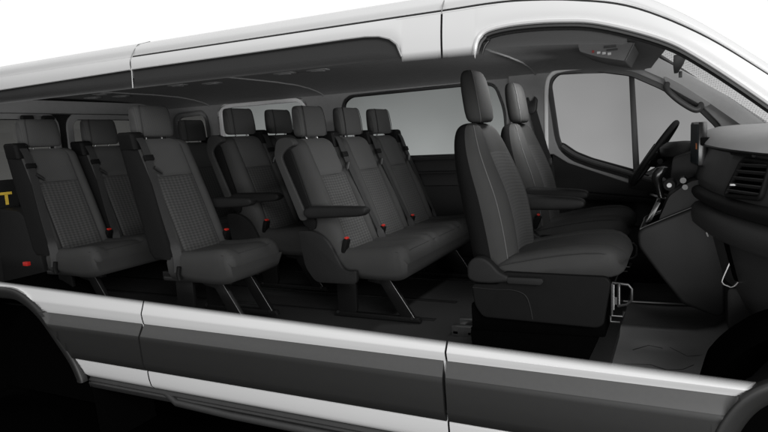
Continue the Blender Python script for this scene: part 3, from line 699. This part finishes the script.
# ------------------------------------------------------------------ SEATS
LANE = .44
def headrest(parent, x, y, z, W=.262, D=.098, H=.170, e=3.0, lean_=-.10, seams=True):
    mb = MB(); rings = []
    S = [(-.5, .30), (-.495, .62), (-.47, .82), (-.42, .93), (-.33, .985), (-.15, 1.0), (.1, 1.0), (.28, .985), (.38, .955), (.445, .88), (.48, .76), (.497, .55), (.5, .25)]
    for t, k in S:
        kw = 1-(1-k)*.45; rings.append([(p[0], p[1], p[2]) for p in superring(x+lean_*t*H, y, z+t*H, D/2*k*(1-.22*max(0, t)), W/2*kw*(1-.06*t), e, 32)])
    mb.loft(rings)
    h = mb.build('headrest', M['rib'] if seams else M['bolster'], parent, sharp=80)
    if seams:
        for s in (-1, 1):
            mb = MB(); mb.tube([(x+lean_*t*H+D/2*k*.88*(1-.22*max(0, t))+.0005, y+s*W*.40*(1-(1-k)*.45)*(1-.06*t), z+t*H) for t, k in S[2:-1]], .0022, 5)
            mb.build('piping', M['seam'], h)
    for s in (-1, 1):
        mb = MB(); mb.tube([(x+.012, y+s*.055, z-H/2-.065), (x+.010, y+s*.055, z-H/2+.02)], .006, 8); mb.build('headrest_post', M['chrome'], h)
        mb = MB(); mb.loft([superring(x+.012, y+s*.055, z-H/2-.055+d, .016*k, .020*k, 3, 12) for d, k in ((0, 1), (.022, 1), (.026, .8))]); mb.build('post_sleeve', M['black2'], h)
    return h

BX0, BX1, BZ0, BZ1 = .005, -.245, .36, .985     # front face of a rear backrest, bottom and top
def backrest(parent, y, W=.43, dark=False):
    tt = [0, .02, .05, .1, .16, .22, .28, .34, .40, .46, .52, .58, .63, .665, .672, .679, .72, .78, .84, .88, .92, .95, .972, .988, .997, 1.0]
    us = [-1, -.985, -.95, -.88, -.80, -.72, -.665, -.64, -.615, -.57, -.4, -.2, 0, .2, .4, .57, .615, .64, .665, .72, .80, .88, .95, .985, 1]
    fr = {1: -.055, .985: -.030, .95: -.010, .88: .008, .80: .014, .72: .011, .665: .003, .64: -.006, .615: .0, .57: .003, .4: .002, .2: 0, 0: -.002}
    rear = [1, .97, .90, .6, 0, -.6, -.90, -.97, -1]
    rings = []
    for t in tt:
        z = BZ0+(BZ1-BZ0)*t; xc = BX0+(BX1-BX0)*t
        D = .185-.085*t
        rd_ = max(0, (t-.93)/.07); sh = 1-.0*rd_
        tk = math.sqrt(max(0, 1-rd_**2)) if rd_ > 0 else 1          # rounded top
        bk = max(0, 1-t/.05)*.25
        wk = 1-.03*t-.15*rd_**2.2
        bol = 1.0+.7*math.sin(PI*min(1, t*1.15)) if t < .87 else 1.0
        ring = []
        for u_ in us:
            f = fr[abs(u_)]
            if f > 0: f *= bol
            g_ = -.006 if (t in (.672,) and abs(u_) < .62) else 0
            px = xc+f+g_
            ring.append((xc-D/2+(px-xc+D/2)*max(tk, .12)*(1-bk), y+u_*W/2*wk, z))
        for u_ in rear:
            dx = -D+(.035 if abs(u_) == 1 else .010 if abs(u_) > .95 else 0)
            ring.append((xc-D/2+(dx+D/2)*max(tk, .12)*(1-bk), y+u_*W/2*wk, z))
        rings.append(ring)
    nf = len(us)
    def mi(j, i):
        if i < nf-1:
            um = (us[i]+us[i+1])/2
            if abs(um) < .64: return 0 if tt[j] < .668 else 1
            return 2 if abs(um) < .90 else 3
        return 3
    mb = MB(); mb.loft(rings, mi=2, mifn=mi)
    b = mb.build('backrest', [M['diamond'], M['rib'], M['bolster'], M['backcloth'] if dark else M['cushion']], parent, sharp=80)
    mb = MB()
    fx = lambda t: BX0+(BX1-BX0)*t
    for s in (-1, 1): mb.tube([(fx(t)-.003, y+s*.64*W/2*(1-.03*t), BZ0+(BZ1-BZ0)*t) for t in lin(.05, .94, 10)], .0028, 5)
    mb.tube([(fx(.672)-.003, y+u_*W/2, BZ0+(BZ1-BZ0)*.672) for u_ in lin(-.62, .62, 8)], .0028, 5)
    mb.build('seam', M['seam'], b)
    return b

def cushion(parent, y0, y1, n):
    us = []
    W = (y1-y0)/n
    base = [-1, -.97, -.90, -.80, -.68, -.60, -.56, -.5, -.3, 0, .3, .5, .56, .60, .68, .80, .90, .97]
    hgt = {1: -.012, .97: -.004, .90: .008, .80: .014, .68: .012, .60: .003, .56: -.003, .5: .001, .3: .002, 0: .002}
    cols = []
    for k in range(n):
        for u_ in base: cols.append((y0+W*k+W/2*(1+u_), hgt[abs(u_)]-(.03 if (k == 0 and u_ == -1) else .008 if (k == 0 and u_ == -.97) else 0)))
    cols.append((y1, -.042)); cols[-2] = (cols[-2][0], -.010)
    S = [(-.06, .385, .255), (.02, .385, .250), (.10, .388, .245), (.18, .396, .240), (.24, .404, .240), (.28, .407, .242), (.305, .405, .246), (.325, .397, .252), (.342, .383, .262), (.353, .362, .277), (.357, .335, .30)]
    rings = []
    for x, zt, zb in S:
        amp = 1 if x < .3 else max(0, 1-(x-.3)/.06)
        sh = 0 if x < .28 else (x-.28)*.25
        ring = [(x-(.02 if abs(y-(y0+y1)/2) > (y1-y0)/2-.02 and x > .3 else 0), y0+sh*.4+(y-y0)*(1-sh*.8/(y1-y0)), zt+h*amp) for y, h in cols]
        ring += [(x, y1-.006, zb+.035), (x-.004, y1-.03, zb), (x-.004, (y0+y1)/2, zb-.002), (x-.004, y0+.03, zb), (x, y0+.006, zb+.035)]
        rings.append(ring)
    mb = MB(); mb.loft(rings)
    c = mb.build('cushion', M['cushion'], parent, sharp=70)
    mb = MB()
    mb.tube([(.333, y, .393) for y in lin(y0+.03, y1-.03, 4*n)], .0022, 5)
    for yy in (y0+.012, y1-.012): mb.tube([(x, yy, zt-.012) for x, zt, zb in S[:7]], .0022, 5)
    mb.build('seam', M['seam'], c)
    return c

def belt(parent, y, s):
    """s = side of the shoulder the belt comes over; the buckle sits on the other side"""
    mb = MB()
    mb.loft([[(x+dx, y+s*(.165+dy), z) for dx, dy in ((-.05, -.045), (.045, -.045), (.055, -.02), (.055, .03), (.045, .047), (-.05, .047), (-.06, .0))] for x, z in ((-.262, .93), (-.272, .98), (-.280, 1.012))]+
            [[(-.283+dx*.8, y+s*(.165+dy*.85), 1.022) for dx, dy in ((-.05, -.045), (.045, -.045), (.055, -.02), (.055, .03), (.045, .047), (-.05, .047), (-.06, .0))]])
    h = mb.build('belt_retractor', M['black'], parent, bevel=.006)
    mb = MB(); mb.box((-.232, y+s*.165, 1.000), (.012, .062, .022)); mb.build('belt_slot', M['gap'], h, bevel=.003)
    sb = MB(); sb.strap(catmull([(-.235, y+s*.165, 1.005), (-.205, y+s*.160, .965), (-.180, y+s*.158, .90), (-.155, y+s*.165, .83), (-.105, y+s*.180, .70), (-.055, y+s*.195, .57), (-.005, y+s*.208, .45), (.02, y+s*.215, .37), (.02, y+s*.218, .30)], 4), [(0, 1, 0)]*25+[(.5, .8, 0)]*12, .046, .004)
    b = sb.build('seat_belt', M['belt'], parent)
    mb = MB(); mb.box((-.173, y+s*.158, .885), (.016, .060, .030), (math.radians(-20), 'Y')); mb.build('belt_guide', M['black'], b, bevel=.004)
    mb = MB(); mb.tube([(-.150, y+s*.150, .835), (-.142, y+s*.125, .815), (-.135, y+s*.110, .80)], [.010, .009, .006], 8); mb.build('latch_tongue', M['chrome'] if s > 0 else M['blacksteel'], b)
    mb = MB(); mb.tube([(.03, y+s*.222, .33), (.022, y+s*.224, .29), (.03, y+s*.224, .26)], .012, 8); mb.build('belt_anchor', M['black'], b)

def buckle(parent, x, y, z, tilt=.3):
    mb = MB(); mb.box((x, y, z-.035), (.026, .042, .075), (tilt, 'Y')); b = mb.build('belt_buckle', M['black'], parent, bevel=.006)
    mb = MB(); mb.box((x+.010, y, z+.007), (.015, .026, .009), (tilt, 'Y')); mb.build('release_button', M['redglow'], b, bevel=.002)

def armrest(parent, y, x0=-.19, x1=.17, z=.60):
    mb = MB(); rings = []
    for t, kh, kz in ((0, .5, 0), (.03, .85, 0), (.10, 1.0, 0), (.5, .92, .004), (.85, .80, .007), (.95, .68, .009), (.99, .45, .010), (1, .2, .010)):
        x = x0+(x1-x0)*t; rings.append([(x, y+.034*(.9+.1*kh)*math.copysign(abs(math.cos(a))**.6, math.cos(a)), z+kz+.033*kh*math.copysign(abs(math.sin(a))**.6, math.sin(a))) for a in [2*PI*k/20 for k in range(20)]])
    mb.loft(rings); return mb.build('armrest', M['black2'], parent, sharp=80)

def legs(parent, ys_):
    for y in ys_:
        mb = MB(); yy = y
        mb.prism([(-.12, .25), (.0, .25), (.0, .05), (-.015, .012), (-.12, .012)], yy-.012, yy+.012)                 # rear plate
        mb.prism([(-.20, .272), (.27, .262), (.27, .225), (-.20, .225)], yy-.02, yy+.02)                          # top rail
        mb.prism([(-.14, .032), (.36, .032), (.375, .006), (-.14, .006)], yy-.017, yy+.017)                         # foot rail
        mb.prism([(.130, .235), (.205, .235), (.345, .02), (.265, .02)], yy-.014, yy+.014)                          # raked strut
        mb.prism([(.08, .235), (.165, .235), (.19, .19), (.07, .21)], yy-.010, yy+.010)
        l = mb.build('leg', M['legblack'], parent, bevel=.006)
        mb = MB(); mb.tube([(.203, yy-.013, .232), (.344, yy-.013, .022)], .0016, 5); mb.build('strut_glint', M['dullsteel'], l)  # highlight on the raked strut, modelled as a thin steel line
        for bx in (-.115, .33): mb = MB(); mb.tube([(bx, yy-.016, .03), (bx, yy-.024, .03)], .009, 8); mb.build('leg_bolt', M['dullsteel'], l)
    mb = MB(); mb.box((.05, (ys_[0]+ys_[-1])/2, .245), (.40, abs(ys_[-1]-ys_[0])+.12, .022)); mb.build('seat_frame', M['blacksteel'], parent, bevel=.004)

def side_shield(parent, y, s):
    P = rpoly([(-.262, .50), (-.225, .30), (-.165, .222), (.085, .225), (.085, .30), (.045, .292), (.01, .30), (-.02, .34), (-.06, .42), (-.10, .468), (-.16, .50)], .03)
    mb = MB(); mb.prism(P, y-.014, y+.014); o = mb.build('side_shield', M['black2'], parent, bevel=.008)
    # black trough beside the backrest where the arm folds away
    P = rpoly([(-.335, .93), (-.30, .945), (-.275, .92), (-.145, .54), (-.16, .50), (-.225, .53)], .02)
    mb = MB(); mb.prism(P, y-.004, y+.012); q = mb.build('arm_trough', M['black'], o, bevel=.004)
    mb = MB(); mb.prism(rpoly([(-.375, .90), (-.352, .985), (-.300, .998), (-.255, .985), (-.238, .955), (-.290, .935), (-.330, .895), (-.185, .56), (-.235, .55)], .03), y-.018, y+.030); mb.build('shoulder_cap', M['cushion'], o, bevel=.012, seg=3)

def rear_seat(name, label, cat, xh, lift, ysc, belts, arm=None, group=None, shield=False):
    """ysc = seat centre lines; belts = side (-1 near, +1 far) per seat"""
    yc = sum(ysc)/len(ysc)
    r = empty(name, label, cat, (xh+.30, yc, FLOOR+lift), 0, group)
    L_ = [y-yc for y in ysc]; h = LANE/2
    cushion(r, L_[0]-h+.006, L_[-1]+h-.006, len(L_))
    for i, (y, s) in enumerate(zip(L_, belts)):
        backrest(r, y, dark=(s < 0)); headrest(r, -.30, y, 1.080)
        belt(r, y, s); buckle(r, -.005, y-s*.185, .45)
    if arm == 'near': armrest(r, L_[0]-h-.028)
    if arm == 'far': armrest(r, L_[-1]+h+.02)
    if shield: side_shield(r, L_[0]-h-.014, -1)
    if lift > 0:
        pass
    legs(r, [L_[0]-.10, L_[0]+.12] if len(L_) == 1 else [L_[0]-.10, L_[-1]+.02])
    return r
s2 = rear_seat('bench_seat', 'three-place grey cloth bench directly behind the front seats, armrest on its near end', 'bench seat', -.570, 0, [-.22, .22, .66], [1, 1, 1], 'near', 'rear passenger seats', True)
s3 = rear_seat('single_seat', 'single grey cloth seat near the viewer, between the rearmost and the three-place bench', 'van seat', -1.310, .042, [-.66], [-1], 'far', 'rear passenger seats')
s3b = rear_seat('bench_seat', 'two-place grey cloth bench by the bright far window, across the aisle from the single seat', 'bench seat', -1.310, .042, [.085, .525], [1, 1], 'near', 'rear passenger seats', True)
s4 = rear_seat('bench_seat', 'rearmost four-place grey cloth bench along the back doors with belts over its near shoulders', 'bench seat', -2.265, .025, [-.66, -.22, .22, .66], [-1, -1, -1, 1], None, 'rear passenger seats')
mb = MB(); mb.box((-.19, -.91, .315), (.04, .025, .024)); o = mb.build('release_catch', M['red'], s4, bevel=.004)

# front seats: origin on the floor below the headrest
def front_seat(label):
    r = empty('front_seat', label, 'van seat', (.465, -.45, FLOOR), 0, 'front seats')
    # backrest: stack of rounded sections, bolsters standing forward
    Z = [(.36, .12, .10, .215), (.40, .125, .115, .225), (.50, .115, .120, .240), (.60, .100, .122, .250), (.70, .080, .118, .252), (.80, .052, .106, .245), (.88, .030, .092, .228), (.94, .015, .080, .200), (.98, .006, .066, .168), (1.000, .002, .050, .135), (1.010, .0, .030, .095), (1.013, .0, .01, .04)]
    Zs = catmull([Vector((z, x, d)) for z, x, d, w_ in Z], 3); Ws = catmull([Vector((w_, 0, 0)) for z, x, d, w_ in Z], 3)
    n = 48; rings = []; tags = []
    for q, wv in zip(Zs, Ws):
        z, xc, d = q; w_ = wv.x; ring = []
        for k in range(n):
            a = 2*PI*k/n; c, s = math.cos(a), math.sin(a)
            y = w_*math.copysign(abs(s)**(2/2.9), s); x = d*math.copysign(abs(c)**(2/2.6), c)
            if c > 0:
                dip = .045*min(1, d/.10)*max(0, 1-(abs(y)/(w_*.62))**2.5) if abs(y) < w_*.62 else 0
                gro = .006*max(0, 1-abs(abs(y)/w_-.62)/.04)
                x -= dip+gro
            ring.append((xc+x, y, z))
        rings.append(ring)
    def mi(j, i):
        a = 2*PI*(i+.5)/n; c, s = math.cos(a), math.sin(a); yr = abs(math.copysign(abs(s)**(2/2.9), s))
        if c > 0: return 1 if (yr < .62 and Zs[j].x < .86) else 0
        return 2
    mb = MB(); mb.loft(rings, mifn=mi)
    b = mb.build('backrest', [M['bolster'], M['stripe'], M['backcloth']], r, sharp=80)
    mb = MB()
    for s in (-1, 1):
        P = []
        for q, wv in zip(Zs, Ws):
            if q.x > 1.0: continue
            aa = math.radians(62)*s; c, sn = math.cos(aa), math.sin(aa)
            P.append((q.y+q.z*abs(c)**(2/2.6)+.001, wv.x*math.copysign(abs(sn)**(2/2.9), sn), q.x))
        mb.tube(P, .0021, 5)
    mb.build('stitching', M['thread'], b)
    # headrest
    mb = MB(); S = [(-.5, .35), (-.49, .65), (-.46, .84), (-.40, .95), (-.28, 1.0), (-.1, 1.0), (.1, .98), (.25, .93), (.36, .85), (.44, .72), (.48, .55), (.498, .30), (.5, .1)]
    H = .232; zc = 1.128
    mb.loft([superring(.010-.035*t, 0, zc+t*H, .052*k, .105*(1-(1-k)*.6), 2.7, 30) for t, k in S])
    h = mb.build('headrest', M['bolster'], r, sharp=80)
    mb = MB()
    for s in (-1, 1):
        mb.tube([(.010-.035*t+.052*k*.62, s*.105*(1-(1-k)*.6)*.90, zc+t*H) for t, k in S[1:-1]], .0018, 5)
    mb.build('stitching', M['thread'], h)
    for s in (-1, 1):
        mb = MB(); mb.tube([(.012, s*.045, .975), (.012, s*.045, 1.04)], .0065, 8); mb.build('headrest_post', M['chrome'], h)
        mb = MB(); mb.tube([(.012, s*.045, .985), (.012, s*.045, 1.014)], .014, 10); mb.build('post_sleeve', M['black2'], h)
    # cushion
    base = [-1, -.985, -.94, -.86, -.76, -.66, -.60, -.57, -.54, -.4, -.2, 0, .2, .4, .54, .57, .60, .66, .76, .86, .94, .985, 1]
    hg = {1: -.065, .985: -.035, .94: -.010, .86: .004, .76: .009, .66: .008, .60: .002, .57: -.005, .54: 0, .4: .003, .2: .004, 0: .004}
    S = [(.14, .425, .37, .235), (.22, .445, .372, .245), (.32, .468, .374, .25), (.42, .486, .376, .25), (.50, .496, .378, .25), (.57, .498, .382, .248), (.61, .492, .388, .243), (.635, .480, .396, .235), (.652, .462, .408, .222), (.660, .44, .42, .20)]
    rings = []
    for x, zt, zb, w_ in S:
        amp = max(.25, 1-max(0, x-.55)/.12)
        ring = [(x-.03*(abs(u_)**4)*max(0, (x-.5)/.16), u_*w_, max(zb+.012, zt+hg[abs(u_)]*amp)) for u_ in base]
        ring += [(x-.01, w_*.985, zb+.004), (x-.01, w_*.9, zb-.006), (x-.01, -w_*.9, zb-.006), (x-.01, -w_*.985, zb+.004)]
        rings.append(ring)
    nb = len(base)
    def mi2(j, i): return 1 if (i < nb-1 and abs(base[i]+base[i+1])/2 < .57 and S[j][0] < .45) else 0
    mb = MB(); mb.loft(rings)
    c = mb.build('cushion', [M['cushion'], M['stripe']], r, sharp=70)
    mb = MB()
    for s in (-1, 1): mb.tube([(x, s*w_*.57, zt-.002) for x, zt, zb, w_ in S[:8]], .0022, 5)
    mb.tube([(.46, y, .492) for y in lin(-.135, .135, 6)], .0022, 5)
    mb.tube([(x-.028*max(0, (x-.5)/.16), -w_*.97, zt-.018) for x, zt, zb, w_ in S], .0022, 5)
    mb.build('seam', M['seam'], c)
    # side shield and recliner cover
    mb = MB(); mb.prism(rpoly([(.045, .335), (.055, .24), (.09, .19), (.55, .185), (.575, .20), (.602, .372), (.585, .392), (.18, .392), (.165, .34)], .02), -.268, -.236)
    sh = mb.build('side_shield', M['black'], r, bevel=.010, seg=3)
    mb = MB(); mb.tube(catmull([(.05, -.268, .318), (.15, -.270, .316), (.22, -.270, .318), (.27, -.270, .302), (.29, -.269, .26), (.30, -.268, .20)], 4), .0025, 6); mb.build('shield_crease', M['black2'], sh)
    mb = MB(); P = rpoly([(.035, .36), (.035, .42), (.06, .450), (.10, .455), (.135, .435), (.17, .395), (.21, .378), (.205, .355), (.14, .345), (.07, .345)], .02); mb.prism(P, -.292, -.24); mb.build('recliner_cover', M['black2'], r, bevel=.012, seg=3)
    mb = MB(); mb.prism(rpoly([(.20, .376), (.205, .35), (.34, .35), (.352, .365), (.345, .378)], .008), -.29, -.262); mb.build('recliner_lever', M['black2'], r, bevel=.006)
    # pedestal
    mb = MB(); mb.prism([(.03, .005), (.50, .005), (.54, .10), (.58, .20), (.05, .20), (.02, .10)], -.235, .235); mb.prism([(.03, .12), (.58, .14), (.58, .24), (.03, .24)], -.242, .242)
    mb.prism([(.55, .24), (.60, .24), (.60, .39), (.14, .39), (.14, .24)], -.20, .20)
    mb.build('seat_pedestal', M['liner'], r, bevel=.012)
    mb = MB(); mb.tube([(.60, -.20, .355), (.66, -.20, .350), (.672, -.20, .335), (.672, -.20, .29), (.655, -.20, .272), (.62, -.20, .262)], .006, 8); mb.tube([(.60, -.21, .355), (.60, -.21, .225), (.64, -.21, .225), (.645, -.21, .245)], .006, 8)
    mb.tube([(.625, -.205, .355), (.625, -.205, .27)], .008, 8); mb.tube([(.595, -.21, .225), (.595, -.21, .20), (.63, -.21, .20)], .005, 8)
    mb.tube([(.60, -.20, .335), (.60, .2, .335)], .005, 6); mb.box((.615, -.2, .285), (.03, .02, .03))
    mb.build('slide_handle', M['blacksteel'], r)
    mb = MB(); mb.tube([(.608, -.214, .352), (.608, -.214, .25)], .003, 6); mb.tube([(.628, -.214, .345), (.628, -.214, .275)], .0025, 6); mb.tube([(.60, -.217, .226), (.64, -.217, .226)], .0025, 6); mb.build('handle_glint', M['chrome'], r)
    return r
fs = front_seat('grey cloth front passenger seat nearest the viewer, with black side shield and recliner lever')
def front_arm(parent, y):
    mb = MB(); rings = []
    for t, kh, kz in ((0, .6, 0), (.04, .95, 0), (.12, 1.05, 0), (.5, .95, -.004), (.85, .78, -.006), (.95, .62, -.006), (.99, .42, -.006), (1, .15, -.006)):
        x = .11+.33*t; rings.append([(x, y+.036*(.85+.15*kh)*math.copysign(abs(math.cos(a))**.6, math.cos(a)), .622+kz+.036*kh*math.copysign(abs(math.sin(a))**.6, math.sin(a))) for a in [2*PI*k/20 for k in range(20)]])
    mb.loft(rings); return mb.build('armrest', M['black2'], parent, sharp=80)
fd = copy_tree(fs); fd.location = (.430, .45, FLOOR+.0)
fd['label'] = "grey cloth driver's seat on the far side, facing the steering wheel"
front_arm(fs, .255); front_arm(fd, -.255)
buckle(fs, .16, .262, .46, .4); buckle(fd, .17, -.262, .50, .4)

# ------------------------------------------------------------------ light, world, camera
w = bpy.data.worlds.new('World'); SC.world = w; w.use_nodes = True
nt = w.node_tree; N, L = nt.nodes, nt.links; bg = N['Background']
tc = N.new('ShaderNodeTexCoord'); sp = N.new('ShaderNodeSeparateXYZ'); L.new(tc.outputs['Generated'], sp.inputs[0])
def ramp(sock, a, b, lo, hi):
    m = N.new('ShaderNodeMapRange'); m.interpolation_type = 'SMOOTHSTEP'
    for k, v in (('From Min', a), ('From Max', b), ('To Min', lo), ('To Max', hi)): m.inputs[k].default_value = v
    L.new(sock, m.inputs['Value']); return m.outputs['Result']
mxx = N.new('ShaderNodeMath'); mxx.operation = 'MAXIMUM'
L.new(ramp(sp.outputs['Y'], -.35, .25, .22, 1.02), mxx.inputs[0]); L.new(ramp(sp.outputs['Z'], .05, .75, .0, 1.02), mxx.inputs[1])
L.new(mxx.outputs[0], bg.inputs['Color']); bg.inputs['Strength'].default_value = 1.
def area_light(name, loc, target, size, power):
    l = bpy.data.lights.new(name, 'AREA'); l.shape = 'RECTANGLE'; l.size, l.size_y = size; l.energy = power
    o = bpy.data.objects.new(name, l); COL.objects.link(o); o.location = loc
    o.rotation_euler = (Vector(target)-Vector(loc)).to_track_quat('-Z', 'Y').to_euler(); return o
area_light('key_softbox', (6.6, -7.2, 4.7), (-.5, 0, 1.4), (6.0, 3.6), 880)
area_light('low_fill', (2.2, -7.0, .55), (-.4, 0, 1.7), (7.0, 1.2), 250)  # unseen fill lamp, added low down to lift the ceiling and upper seats
cl = area_light('cabin_fill', (.74, .05, 2.0), (-.7, .1, .95), (.9, .12), 8); cl.data.spread = math.radians(110)  # unseen fill lamp added under the headliner to brighten the cushion tops
cam = bpy.data.cameras.new('Camera'); co = bpy.data.objects.new('Camera', cam); COL.objects.link(co); SC.camera = co
Rw_ = [(0.89900843, 0.43488898, -0.05153077), (0.01010309, -0.13823336, -0.99034815), (-0.43781477, 0.88981072, -0.12866668)]
r_, d_, f_ = [Vector(v) for v in Rw_]
mw = Matrix.Identity(4)
for i in range(3): mw[i][0], mw[i][1], mw[i][2] = r_[i], -d_[i], -f_[i]
mw.translation = (1.29523, -3.12074, 1.65802); co.matrix_world = mw
cam.sensor_width = 36; cam.lens = 603.128/768*36; cam.clip_end = 200; cam.clip_start = .05
SC.view_settings.view_transform = 'Standard'; SC.view_settings.look = 'None'; SC.view_settings.exposure = 0
SC.cycles.transparent_max_bounces = 24
